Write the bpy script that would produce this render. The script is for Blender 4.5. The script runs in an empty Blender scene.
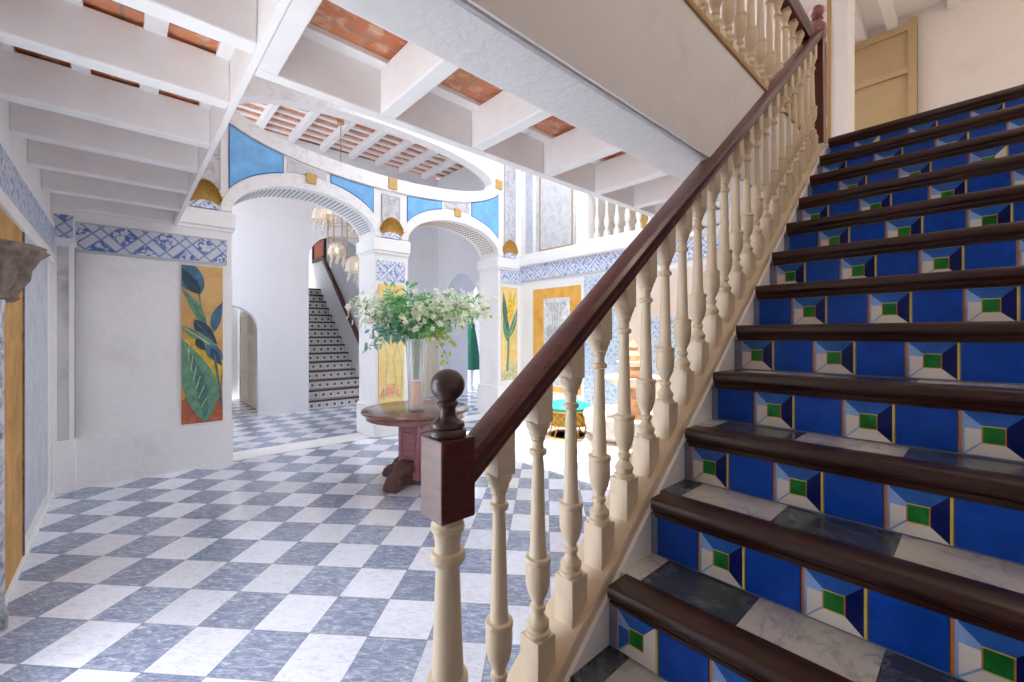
import bpy, bmesh, math, random
from math import pi, sin, cos, sqrt, atan2, radians
from mathutils import Vector, Matrix
from mathutils.geometry import tessellate_polygon
random.seed(7)
COL = bpy.context.scene.collection
# building axes: X runs along the stair flight, Y runs away to the arcade, Z up. Camera at the origin.

# ------------------------------------------------------------------ materials
def srgb(r, g, b):
    f = lambda c: (c/255/12.92 if c/255 <= .04045 else ((c/255+.055)/1.055)**2.4)
    return (f(r), f(g), f(b), 1)

class NT:
    def __init__(s, name, rough=.5, metal=0., spec=.5):
        s.m = bpy.data.materials.new(name); s.m.use_nodes = True
        s.t = s.m.node_tree; s.b = s.t.nodes['Principled BSDF']
        s.b.inputs['Roughness'].default_value = rough
        s.b.inputs['Metallic'].default_value = metal
        s.b.inputs['Specular IOR Level'].default_value = spec
    def n(s, typ, **kw):
        nd = s.t.nodes.new(typ)
        for k, v in kw.items():
            if hasattr(nd, k): setattr(nd, k, v)
        return nd
    def l(s, a, b): s.t.links.new(a, b)
    def val(s, sock, v):
        if hasattr(v, 'is_output') or isinstance(v, bpy.types.NodeSocket): s.l(v, sock)
        else: sock.default_value = v
    def math(s, op, a, b=None, clamp=False):
        nd = s.n('ShaderNodeMath'); nd.operation = op; nd.use_clamp = clamp
        s.val(nd.inputs[0], a)
        if b is not None: s.val(nd.inputs[1], b)
        return nd.outputs[0]
    def mix(s, f, a, b, mode='MIX'):
        nd = s.n('ShaderNodeMix'); nd.data_type = 'RGBA'; nd.blend_type = mode
        s.val(nd.inputs[0], f); s.val(nd.inputs[6], a); s.val(nd.inputs[7], b)
        return nd.outputs[2]
    def coord(s): return s.n('ShaderNodeTexCoord').outputs['Object']
    def xyz(s, v=None):
        nd = s.n('ShaderNodeSeparateXYZ'); s.l(v or s.coord(), nd.inputs[0]); return nd.outputs
    def noise(s, scale=5, detail=4, dist=0., rough=.55, vec=None):
        nd = s.n('ShaderNodeTexNoise'); nd.inputs['Scale'].default_value = scale
        nd.inputs['Detail'].default_value = detail; nd.inputs['Distortion'].default_value = dist
        nd.inputs['Roughness'].default_value = rough
        s.l(vec or s.coord(), nd.inputs['Vector']); return nd.outputs['Fac']
    def ramp(s, f, stops):
        nd = s.n('ShaderNodeValToRGB'); s.l(f, nd.inputs[0]); e = nd.color_ramp.elements
        while len(e) < len(stops): e.new(.5)
        for el, (p, c) in zip(e, stops):
            el.position = p; el.color = c if len(c) == 4 else (*c, 1)
        return nd.outputs[0]
    def step(s, f, lo, hi):
        nd = s.n('ShaderNodeMapRange'); nd.inputs[1].default_value = lo; nd.inputs[2].default_value = hi
        s.l(f, nd.inputs[0]); return nd.outputs[0]
    def base(s, c): s.val(s.b.inputs['Base Color'], c)
    def bump(s, h, st=.2, dist=.01):
        nd = s.n('ShaderNodeBump'); nd.inputs['Strength'].default_value = st
        nd.inputs['Distance'].default_value = dist; s.l(h, nd.inputs['Height'])
        s.l(nd.outputs[0], s.b.inputs['Normal'])

M = {}
def plain(name, c, rough=.5, metal=0., var=.06, scale=9, bump=0., spec=.5):
    t = NT(name, rough, metal, spec); f = t.noise(scale, 4)
    d = tuple(x*(1-var) for x in c[:3])+(1,); h = tuple(min(1, x*(1+var)) for x in c[:3])+(1,)
    t.base(t.ramp(f, [(.3, d), (.7, h)]))
    if bump: t.bump(t.noise(scale*6, 5), bump, .01)
    M[name] = t.m; return t.m

def plaster(name, c, stain, rough=.8, amt=.5, bump=.25, scale=14):
    t = NT(name, rough, 0, .3)
    big = t.noise(1.3, 6, .6); fine = t.noise(7, 6, .3)
    f = t.math('MULTIPLY', t.step(big, .48, .75), t.step(fine, .35, .7))
    t.base(t.mix(t.math('MULTIPLY', f, amt), c, stain))
    t.bump(t.noise(scale, 6, .2), bump, .02)
    M[name] = t.m
plaster('plaster', srgb(243, 242, 241), srgb(205, 203, 200))
plaster('plaster_back', srgb(232, 232, 234), srgb(215, 215, 216))
plaster('plaster_rough', srgb(232, 231, 230), srgb(214, 212, 210), bump=.3, scale=30)
plaster('plaster_stained', srgb(212, 211, 210), srgb(120, 119, 118), amt=1.)
plaster('plaster_pink', srgb(233, 214, 198), srgb(215, 190, 172))
plaster('plaster_landing', srgb(229, 221, 214), srgb(212, 202, 194), amt=.6)
plain('white_paint', srgb(243, 242, 241), .55, var=.025, scale=4)
plain('joist_paint', srgb(240, 239, 238), .6, var=.03, scale=6)
plain('cream_paint', srgb(213, 195, 168), .42, var=.05, scale=14)
plain('cream_door', srgb(231, 217, 192), .5, var=.04)
plain('tan_paint', srgb(186, 160, 118), .5, var=.04, scale=5)
plain('mustard', srgb(206, 176, 116), .7, var=.08)
plain('blue_wash', srgb(124, 186, 238), .75, var=.16, scale=7)
plain('blue_edge', srgb(66, 108, 178), .7)
plain('gold_paint', srgb(194, 152, 70), .6, var=.22, scale=30, bump=.3)
plain('gold_block', srgb(204, 162, 96), .6, var=.1)
plain('gold_line', srgb(186, 146, 92), .6)
plain('grey_slot', srgb(176, 178, 184), .8)
plain('brown_slot', srgb(192, 164, 138), .8)
plain('grey_line', srgb(190, 190, 194), .7)
plain('stone', srgb(226, 212, 196), .8, var=.12, scale=12, bump=.4)
plain('stone_orange', srgb(222, 176, 138), .75, var=.25, scale=14, bump=.4)
plain('stone_brown', srgb(132, 118, 106), .85, var=.4, scale=18, bump=.8)
plain('brass', srgb(214, 160, 70), .35, .75, var=.2, scale=40)
plain('frame_brass', srgb(196, 170, 130), .4, .6)
plain('turquoise', srgb(40, 190, 176), .6, var=.1)
plain('green_cone', srgb(30, 108, 82), .7, var=.2, scale=20)
plain('sand', srgb(226, 182, 148), .8, var=.06, scale=60)
plain('leaf', srgb(134, 192, 128), .5, var=.3, scale=20)
plain('leaf_blue', srgb(146, 192, 184), .5, var=.2, scale=20)
plain('leaf_lime', srgb(190, 206, 100), .5, var=.25, scale=20)
plain('petal', srgb(252, 251, 234), .6, var=.08, scale=30)
plain('petal_core', srgb(226, 220, 120), .6)
plain('stem', srgb(110, 120, 70), .6)
plain('dark_frame', srgb(60, 44, 38), .5)
for nm in ('leaf', 'leaf_blue', 'leaf_lime', 'petal'):
    nt = M[nm].node_tree; b = nt.nodes['Principled BSDF']; tr = nt.nodes.new('ShaderNodeBsdfTranslucent'); mx = nt.nodes.new('ShaderNodeMixShader')
    src = b.inputs['Base Color'].links[0].from_socket; nt.links.new(src, tr.inputs[0]); mx.inputs[0].default_value = .5
    nt.links.new(b.outputs[0], mx.inputs[1]); nt.links.new(tr.outputs[0], mx.inputs[2]); nt.links.new(mx.outputs[0], nt.nodes['Material Output'].inputs[0])
# mural paints
for nm, c in dict(m_teal=(72, 122, 112), m_green=(104, 150, 122), m_dark=(58, 74, 88), m_blue=(72, 116, 142), m_yellow=(232, 190, 70),
                  m_pale=(206, 204, 160), m_red=(184, 104, 74), m_grey=(198, 198, 198), m_peach=(230, 170, 130), m_ltgrey=(228, 227, 224)).items():
    plain(nm, srgb(*c), .75, var=.25, scale=18)
def mural_ground(name, c1, c2, c3):
    t = NT(name, .75, 0, .3)
    f = t.noise(3.2, 7, .8, .62)
    t.base(t.ramp(f, [(.3, c1), (.5, c2), (.72, c3)])); M[name] = t.m
mural_ground('gold_ground', srgb(206, 146, 92), srgb(216, 170, 108), srgb(224, 190, 128))
mural_ground('yellow_ground', srgb(234, 200, 118), srgb(240, 214, 142), srgb(244, 228, 176))
mural_ground('orange_ground', srgb(222, 146, 66), srgb(234, 176, 80), srgb(240, 200, 112))
mural_ground('wood_panel', srgb(176, 128, 66), srgb(196, 150, 88), srgb(214, 170, 108))

def veined(name, base, vein, scale=2.2, rough=.35, amt=.8, w=.05):
    t = NT(name, rough)
    w1 = t.noise(scale, 8, 1.6, .6); w2 = t.noise(scale*2.7, 6, .8, .6)
    v = t.math('SUBTRACT', 1, t.step(t.math('ABSOLUTE', t.math('SUBTRACT', w1, .5)), 0, w))
    v = t.math('MULTIPLY', v, t.step(w2, .35, .65))
    t.base(t.mix(t.math('MULTIPLY', v, amt), base, vein)); M[name] = t.m
veined('marble_white', srgb(242, 241, 241), srgb(204, 202, 204), amt=.55)
veined('marble_grey', srgb(208, 208, 212), srgb(140, 140, 148), 3.2, w=.09)
veined('marble_panel', srgb(214, 214, 214), srgb(178, 180, 184), 2.6, .5, w=.12)
veined('marble_blue', srgb(206, 210, 218), srgb(172, 177, 188), 2.6, .5, w=.12)
veined('marble_shaft', srgb(206, 208, 214), srgb(92, 98, 112), 5.5, w=.12, amt=1)
veined('tread_white', srgb(206, 202, 194), srgb(150, 146, 142), 4., .18)
veined('tread_dark', srgb(66, 72, 80), srgb(128, 132, 138), 4., .18, w=.04)

def wood(name, dark, mid, rough=.3):
    t = NT(name, rough)
    mp = t.n('ShaderNodeMapping'); mp.inputs['Scale'].default_value = (9, 2.2, 26); t.l(t.coord(), mp.inputs[0])
    f = t.noise(3.2, 6, .9, .6, mp.outputs[0])
    t.base(t.ramp(f, [(.3, dark), (.72, mid)])); t.bump(f, .12, .004)
    t.b.inputs['Coat Weight'].default_value = .15; t.b.inputs['Coat Roughness'].default_value = .12
    M[name] = t.m
wood('mahogany', srgb(58, 24, 21), srgb(104, 50, 42))
wood('nosing_wood', srgb(26, 10, 6), srgb(66, 29, 19), .34)
wood('rosewood', srgb(122, 68, 76), srgb(166, 112, 118), .32)
wood('foot_wood', srgb(58, 34, 32), srgb(104, 66, 60), .3)
wood('walnut', srgb(48, 30, 26), srgb(84, 56, 48), .35)
wood('table_wood', srgb(92, 56, 50), srgb(138, 96, 84), .18)

def brick():
    t = NT('brick', .85)
    br = t.n('ShaderNodeTexBrick'); t.l(t.coord(), br.inputs[0]); br.offset = 0
    br.inputs['Scale'].default_value = 1; br.inputs['Brick Width'].default_value = .30; br.inputs['Row Height'].default_value = .17
    br.inputs['Mortar Size'].default_value = .008
    br.inputs['Color1'].default_value = srgb(216, 144, 106); br.inputs['Color2'].default_value = srgb(192, 116, 80)
    br.inputs['Mortar'].default_value = srgb(168, 140, 122)
    f = t.noise(11, 6, .4)
    t.base(t.mix(t.step(f, .5, .72), br.outputs[0], srgb(230, 190, 162))); t.bump(f, .4, .01); M['brick'] = t.m
brick()

def checker_floor():
    t = NT('checker_marble', .16)
    th = radians(-46.97); s = .3024; i0, j0 = 9.93, 8.83
    sc = t.n('ShaderNodeMapping'); sc.inputs['Rotation'].default_value = (0, 0, -th)
    sc.inputs['Scale'].default_value = (1/s, 1/s, 1); sc.inputs['Location'].default_value = (i0, -j0, 0)
    t.l(t.coord(), sc.inputs[0])
    x, y, z = t.xyz(sc.outputs[0])
    fx, fy = t.math('FLOOR', x), t.math('FLOOR', y)
    par = t.math('FLOORED_MODULO', t.math('ADD', fx, fy), 2)          # 1 = white, 0 = dark
    cmb = t.n('ShaderNodeCombineXYZ'); t.l(fx, cmb.inputs[0]); t.l(fy, cmb.inputs[1])
    wn = t.n('ShaderNodeTexWhiteNoise'); t.l(cmb.outputs[0], wn.inputs['Vector'])
    # vein field: each slab cut from another place of the block
    off = t.n('ShaderNodeVectorMath'); off.operation = 'SCALE'; off.inputs['Scale'].default_value = 20; t.l(wn.outputs['Color'], off.inputs[0])
    add = t.n('ShaderNodeVectorMath'); add.operation = 'ADD'; t.l(sc.outputs[0], add.inputs[0]); t.l(off.outputs[0], add.inputs[1])
    st = t.n('ShaderNodeMapping'); st.inputs['Scale'].default_value = (1.1, 3.4, 1); st.inputs['Rotation'].default_value = (0, 0, -.75); t.l(add.outputs[0], st.inputs[0])
    n1 = t.noise(1.7, 8, 1.2, .65, st.outputs[0]); n2 = t.noise(4.2, 10, .9, .75, st.outputs[0])
    vd = t.ramp(n2, [(.3, srgb(104, 114, 140)), (.47, srgb(140, 150, 175)), (.56, srgb(170, 178, 198)), (.66, srgb(222, 226, 236))])
    vv = t.math('SUBTRACT', 1, t.step(t.math('ABSOLUTE', t.math('SUBTRACT', n1, .5)), 0, .05))
    vw = t.mix(t.math('MULTIPLY', t.math('MAXIMUM', t.math('MULTIPLY', vv, t.step(n2, .42, .62)), t.math('MULTIPLY', t.step(n2, .52, .7), .5)), .55), srgb(233, 236, 246), srgb(150, 154, 170))
    tone = t.math('ADD', .88, t.math('MULTIPLY', wn.outputs['Value'], .2))
    c = t.mix(par, vd, vw)
    hs = t.n('ShaderNodeHueSaturation'); t.l(c, hs.inputs['Color']); t.l(tone, hs.inputs['Value'])
    gx = t.math('ABSOLUTE', t.math('SUBTRACT', t.math('FRACT', x), .5)); gy = t.math('ABSOLUTE', t.math('SUBTRACT', t.math('FRACT', y), .5))
    g = t.math('GREATER_THAN', t.math('MAXIMUM', gx, gy), .492)
    t.base(t.mix(t.math('MULTIPLY', g, .6), hs.outputs[0], srgb(110, 112, 124)))
    M['checker'] = t.m
checker_floor()

def frieze_mat(name, blue, white, p, z0, w, dense=.5):
    t = NT(name, .4)
    x, y, z = t.xyz()
    s = t.math('ADD', x, y); zz = t.math('SUBTRACT', z, z0)
    def band(v):
        return t.math('LESS_THAN', t.math('ABSOLUTE', t.math('SUBTRACT', t.math('FRACT', v), .5)), w)
    a = t.math('DIVIDE', t.math('ADD', s, zz), p); b = t.math('DIVIDE', t.math('SUBTRACT', s, zz), p)
    lat = t.math('MAXIMUM', band(a), band(b))
    e1 = t.math('LESS_THAN', t.math('ABSOLUTE', t.math('SUBTRACT', t.math('ABSOLUTE', t.math('SUBTRACT', t.math('FRACT', a), .5)), w)), .035)
    e2 = t.math('LESS_THAN', t.math('ABSOLUTE', t.math('SUBTRACT', t.math('ABSOLUTE', t.math('SUBTRACT', t.math('FRACT', b), .5)), w)), .035)
    nz = t.step(t.noise(24, 3, .5), dense-.04, dense+.04)
    c = t.mix(nz, blue, white)
    c = t.mix(lat, c, white); c = t.mix(t.math('MULTIPLY', t.math('MAXIMUM', e1, e2), .7), c, blue)
    c = t.mix(t.math('MULTIPLY', t.noise(8, 4), .3), c, srgb(190, 200, 222))
    t.base(c); M[name] = t.m
frieze_mat('frieze_deep', srgb(46, 96, 172), srgb(208, 212, 220), .34, 2.34, .17, .5)
frieze_mat('frieze_pale', srgb(84, 124, 194), srgb(232, 234, 240), .26, 2.55, .13, .46)
frieze_mat('frieze_side', srgb(122, 144, 190), srgb(218, 222, 230), .2, 2.26, .12, .5)
frieze_mat('azulejo', srgb(150, 174, 206), srgb(222, 230, 238), .14, 0, .12, .5)

def glazed(name, c, rough=.13, var=.18):
    t = NT(name, rough, 0, .2); f = t.noise(16, 5, .4)
    d = tuple(x*(1-var) for x in c[:3])+(1,); h = tuple(min(1, x*(1+var)) for x in c[:3])+(1,)
    t.base(t.ramp(f, [(.3, d), (.7, h)])); t.bump(t.noise(30, 3), .06, .004); M[name] = t.m
glazed('tile_blue', srgb(20, 70, 170)); glazed('tile_mid', srgb(44, 96, 176)); glazed('tile_navy', srgb(14, 26, 90))
glazed('tile_white', srgb(226, 218, 210), var=.04); glazed('tile_green', srgb(34, 118, 50), var=.45)
glazed('tile_pale', srgb(140, 172, 222)); glazed('tile_yellow', srgb(214, 190, 96)); glazed('tile_orange', srgb(190, 118, 62))
glazed('grout', srgb(120, 130, 160)); glazed('tile_ivory', srgb(232, 230, 226), var=.03); glazed('tile_slate', srgb(96, 104, 124)); glazed('tile_frost', srgb(184, 196, 214))

def glass(name, c, rough=.03, ior=1.45, alpha=None):
    t = NT(name, rough); t.base(c); t.b.inputs['Transmission Weight'].default_value = 1; t.b.inputs['IOR'].default_value = ior
    M[name] = t.m
def thin_glass():
    t = NT('crystal', .05, 0, .9); t.base((.93, .95, .95, 1)); lw = t.n('ShaderNodeLayerWeight'); lw.inputs['Blend'].default_value = .35
    t.l(t.math('ADD', .16, t.math('MULTIPLY', lw.outputs['Facing'], .55)), t.b.inputs['Alpha']); M['crystal'] = t.m
thin_glass()
def shade_glass():
    t = NT('shade_glass', .25); t.base(srgb(246, 238, 222)); t.b.inputs['Subsurface Weight'].default_value = 0
    t.b.inputs['Alpha'].default_value = .5; M['shade_glass'] = t.m
shade_glass()
def emit(name, c, s):
    t = NT(name); t.base(c); t.b.inputs['Emission Color'].default_value = c; t.b.inputs['Emission Strength'].default_value = s; M[name] = t.m
emit('bulb', srgb(255, 214, 150), 2)

# ------------------------------------------------------------------ mesh builder
class MB:
    def __init__(s): s.v = []; s.f = []; s.mi = []; s.cur = 0
    def add(s, vs, fs, mi=None):
        o = len(s.v); s.v += [tuple(p) for p in vs]
        for f in fs: s.f.append(tuple(i+o for i in f)); s.mi.append(s.cur if mi is None else mi)
        return s
    def box(s, x0, x1, y0, y1, z0, z1, mi=None):
        vs = [(x, y, z) for z in (z0, z1) for y in (y0, y1) for x in (x0, x1)]
        return s.add(vs, [(0, 2, 3, 1), (4, 5, 7, 6), (0, 1, 5, 4), (2, 6, 7, 3), (0, 4, 6, 2), (1, 3, 7, 5)], mi)
    def prism(s, outer, plane, a, b, holes=(), mi=None):
        """polygon (s,t) pushed from a to b. plane 'y': (x,z); 'x': (y,z); 'z': (x,y)"""
        def P(p, d):
            return {'y': (p[0], d, p[1]), 'x': (d, p[0], p[1]), 'z': (p[0], p[1], d)}[plane]
        loops = [list(outer)]+[list(h) for h in holes]
        tris = tessellate_polygon([[Vector((p[0], p[1], 0)) for p in lp] for lp in loops])
        flat = [p for lp in loops for p in lp]; n = len(flat)
        vs = [P(p, a) for p in flat]+[P(p, b) for p in flat]
        fs = [tuple(t) for t in tris]+[tuple(i+n for i in reversed(t)) for t in tris]
        o = 0
        for lp in loops:
            for i in range(len(lp)):
                j = (i+1) % len(lp); fs.append((o+i, o+j, o+j+n, o+i+n))
            o += len(lp)
        return s.add(vs, fs, mi)
    def lathe(s, prof, c=(0, 0, 0), seg=24, mi=None, mod=None, cap=True):
        vs = []; fs = []
        for k, (r, z) in enumerate(prof):
            for i in range(seg):
                a = 2*pi*i/seg; rr = r*(mod(a, z) if mod else 1)
                vs.append((c[0]+rr*cos(a), c[1]+rr*sin(a), c[2]+z))
        for k in range(len(prof)-1):
            for i in range(seg):
                j = (i+1) % seg; fs.append((k*seg+i, k*seg+j, (k+1)*seg+j, (k+1)*seg+i))
        if cap:
            fs.append(tuple(reversed(range(seg)))); fs.append(tuple((len(prof)-1)*seg+i for i in range(seg)))
        return s.add(vs, fs, mi)
    def tube(s, pts, r, seg=8, mi=None):
        pts = [Vector(p) for p in pts]; n = len(pts); vs = []; fs = []
        rs = r if isinstance(r, (list, tuple)) else [r]*n
        up = None
        for k, p in enumerate(pts):
            t = (pts[min(k+1, n-1)]-pts[max(k-1, 0)]).normalized()
            if up is None or abs(up.dot(t)) > .98: up = Vector((0, 0, 1)) if abs(t.z) < .9 else Vector((1, 0, 0))
            a = t.cross(up).normalized(); b = a.cross(t).normalized(); up = b
            for i in range(seg):
                q = p+(a*cos(2*pi*i/seg)+b*sin(2*pi*i/seg))*rs[k]; vs.append(q)
        for k in range(n-1):
            for i in range(seg):
                j = (i+1) % seg; fs.append((k*seg+i, k*seg+j, (k+1)*seg+j, (k+1)*seg+i))
        fs.append(tuple(reversed(range(seg)))); fs.append(tuple((n-1)*seg+i for i in range(seg)))
        return s.add(vs, fs, mi)
    def sweep(s, prof, p0, p1, side, mi=None):
        """profile (side,z) swept straight from p0 to p1 (vertical end cuts)"""
        p0, p1, side = Vector(p0), Vector(p1), Vector(side); n = len(prof)
        vs = [p+side*a+Vector((0, 0, b)) for p in (p0, p1) for a, b in prof]
        fs = [(i, (i+1) % n, (i+1) % n+n, i+n) for i in range(n)]
        tr = tessellate_polygon([[Vector((a, b, 0)) for a, b in prof]])
        fs += [tuple(t) for t in tr]+[tuple(i+n for i in reversed(t)) for t in tr]
        return s.add(vs, fs, mi)
    def build(s, name, mats, parent=None, smooth=True, bevel=0., angle=35, loc=None, flip=True):
        me = bpy.data.meshes.new(name)
        me.from_pydata(s.v, [], s.f)
        if isinstance(mats, str): mats = [mats]
        for m in mats: me.materials.append(M[m])
        me.polygons.foreach_set('material_index', s.mi)
        bm = bmesh.new(); bm.from_mesh(me)
        if flip: bmesh.ops.recalc_face_normals(bm, faces=bm.faces)
        bm.to_mesh(me); bm.free()
        if smooth:
            me.polygons.foreach_set('use_smooth', [True]*len(me.polygons)); me.set_sharp_from_angle(angle=radians(angle))
        o = bpy.data.objects.new(name, me); COL.objects.link(o)
        if loc: o.location = loc
        if parent: o.parent = parent
        if bevel:
            b = o.modifiers.new('bevel', 'BEVEL'); b.width = bevel; b.segments = 2; b.limit_method = 'ANGLE'; b.angle_limit = radians(50)
        return o
def thing(name, label, cat, loc=(0, 0, 0), group=None, rz=0):
    o = bpy.data.objects.new(name, None); COL.objects.link(o); o.location = loc; o.rotation_euler = (0, 0, rz); o.empty_display_size = .1
    o['label'] = label; o['category'] = cat
    if group: o['group'] = group
    return o
def tag(o, label, cat, group=None):
    o['label'] = label; o['category'] = cat
    if group: o['group'] = group
    return o
def struct(o): o['kind'] = 'structure'; return o
def box(name, mats, parent, *d, bevel=0.): return MB().box(*d).build(name, mats, parent, smooth=False, bevel=bevel)
def arc(cx, cz, a, b, t0, t1, n): return [(cx+a*cos(radians(t0+(t1-t0)*i/n)), cz+b*sin(radians(t0+(t1-t0)*i/n))) for i in range(n+1)]

# ------------------------------------------------------------------ shell
HI = 5.3            # upper ceiling
YA = 5.95           # arcade face
UW = 5.65           # right wall face
fl = MB().box(-.75, 9.6, -1.6, 13.5, -.12, 0).build('floor', 'checker', smooth=False); struct(fl)
box('threshold', 'marble_white', fl, .957, 2.716, 6.0, 6.42, 0, .006)
box('threshold', 'marble_white', fl, 3.25, 5.08, 6.0, 6.42, 0, .006)

# left wall (x = -.49)
wl = struct(MB().prism([(-1.6, 0), (6.5, 0), (6.5, HI), (-1.6, HI)], 'x', -.75, -.49, [[(1.3, .02), (2.7, .02), (2.7, 2.2), (1.3, 2.2)]]).build('wall_left', 'plaster', smooth=False))  # unseen doorway hole added to let light in on stairs and joists
struct(box('ceiling_sun_block', 'plaster', None, -2.6, -.75, -1.6, 4.0, 2.6, 2.75)); struct(box('floor_added_outside', 'plaster', None, -6, -.75, -5, 7, -.2, -.05))  # unseen roof and ground added outside to block sun and temper the door light
box('gold_panel', 'wood_panel', wl, -.49, -.478, 3.2, 4.20, .06, 2.27)
box('panel_edge', 'stone_brown', wl, -.49, -.470, 4.20, 4.235, .06, 2.27)
box('marble_inlay', 'marble_blue', wl, -.49, -.476, 4.27, 5.42, .16, 2.2)
box('panel_edge', 'white_paint', wl, -.49, -.466, 5.42, 5.52, 0, 2.2, bevel=.004)
box('cornice_band', 'white_paint', wl, -.49, -.455, 2.6, 5.95, 2.17, 2.255, bevel=.01)
box('frieze', 'frieze_side', wl, -.49, -.468, 2.6, 5.95, 2.255, 2.50)
box('cornice_band', 'white_paint', wl, -.49, -.462, 2.6, 5.95, 2.50, 2.56, bevel=.008)
struct(box('baseboard_left', 'white_paint', None, -.49, -.468, 1.2, 5.86, 0, .05, bevel=.006))

# far-left wall with plinth and frieze
wf = struct(MB().box(-.75, .40, YA, 6.5, 0, HI).build('wall_far_left', 'plaster', smooth=False))
box('plinth', 'plaster', wf, -.33, .40, YA-.022, YA, 0, .48)
box('frieze', 'frieze_deep', wf, -.33, .905, YA-.014, YA, 2.335, 2.59)
box('frieze_edge', 'grey_line', wf, -.33, .905, YA-.017, YA, 2.31, 2.335)
box('frieze_edge', 'grey_line', wf, -.33, .905, YA-.017, YA, 2.59, 2.605)
pil = MB().box(-.49, -.335, YA-.1, YA, .5, 2.34).build('corner_pilaster', 'plaster_stained', wf, smooth=False)
box('pilaster_edge', 'white_paint', pil, -.372, -.335, YA-.112, YA, .5, 2.34, bevel=.004)
box('pilaster_edge', 'white_paint', pil, -.49, -.452, YA-.112, YA, .5, 2.34, bevel=.004)
box('pilaster_base', 'plaster', pil, -.49, -.325, YA-.125, YA, 0, .5, bevel=.01)
box('pilaster_cornice', 'plaster', pil, -.49, -.325, YA-.12, YA, 2.34, 2.42, bevel=.01)
box('pilaster_frieze', 'frieze_deep', pil, -.47, -.345, YA-.108, YA, 2.42, 2.64)
box('pilaster_top', 'plaster', pil, -.49, -.335, YA-.1, YA, 2.42, 2.8)

# arcade wall: two elliptical arches under one wide oval opening
A1, A2 = (1.8365, .8795), (4.165, .915)
SPR, RISE = 2.95, .45
def arcpts(c, a, b, n=28): return arc(c, SPR, a, b, 180, 0, n)
outl = [(.40, 0), (.957, 0)]+arcpts(*A1, RISE)+[(2.716, 0), (3.25, 0)]+arcpts(*A2, RISE)+[(5.08, 0), (UW+.15, 0), (UW+.15, HI), (.40, HI)]
OV = (2.95, 4.22)
hole = arc(*OV, 1.97, .375, 0, 360, 72)[:-1]
wa = struct(MB().prism(outl, 'y', YA, 6.13, [hole]).prism(outl, 'y', 6.13, 6.5, [[(.55, 3.74), (5.55, 3.74), (5.55, 5.28), (.55, 5.28)]]).build('wall_arcade', 'plaster', angle=25, flip=False))
F = YA-.012
# oval marble moulding
ringo = arc(*OV, 2.2, .575, 0, 360, 72)[:-1]; ringi = arc(*OV, 1.97, .375, 0, 360, 72)[:-1]
MB().prism(ringo, 'y', YA-.03, YA+.001, [ringi]).build('oval_moulding', 'marble_white', wa, angle=25, bevel=.006)
box('gold_block', 'gold_block', wa, 2.92, 3.06, YA-.045, YA, 3.67, 3.84, bevel=.004)
box('gold_block', 'gold_block', wa, 4.99, 5.15, YA-.045, YA, 4.15, 4.32, bevel=.004)
# white field of the spandrels
for x0, x1 in ((.957, 5.08),):
    zo = lambda u: OV[1]-.575*sqrt(max(0, 1-((u-OV[0])/2.2)**2))
for (c, a), b in ((A1, .62), (A2, .62)):
    o = arc(c, SPR, a+.115, b, 180, 0, 36); i = arc(c, SPR, a, RISE, 180, 0, 36)
    MB().prism(o+i[::-1], 'y', YA-.022, YA).build('archivolt', 'marble_white', wa, angle=25, bevel=.006)
def zarch(c, a, u, e=.115, b=.62): 
    q = 1-((u-c)/(a+e))**2
    return SPR+b*sqrt(q) if q > 0 else SPR
def span(u0, u1, arch, g=.02, n=14):
    us = [u0+(u1-u0)*i/n for i in range(n+1)]
    return [(u, max(SPR+.1, zarch(*arch, u)+g)) for u in us]+[(u, zo(u)-g) for u in reversed(us)]
for u0, u1, ar in ((.937, 1.50, A1), (2.10, 2.69, A1), (3.25, 3.86, A2), (4.48, 5.07, A2)):
    MB().prism(span(u0-.012, u1+.012, ar, .012), 'y', YA-.008, YA).build('spandrel_border', 'blue_edge', wa, smooth=False)
    MB().prism(span(u0, u1, ar, .024), 'y', F, YA).build('spandrel_panel', 'blue_wash', wa, smooth=False)
for u0, u1, ar in ((1.56, 2.04, A1), (3.92, 4.42, A2)):
    MB().prism(span(u0, u1, ar, .03), 'y', F, YA).build('marble_inlay', 'marble_grey', wa, smooth=False)
for c in (1.8365, 4.165):
    MB().prism([(c-.06, SPR+.535), (c+.06, SPR+.535), (c+.065, SPR+.665), (c-.065, SPR+.665)], 'y', YA-.045, YA).build('keystone', 'gold_block', wa, smooth=False, bevel=.004)
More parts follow.
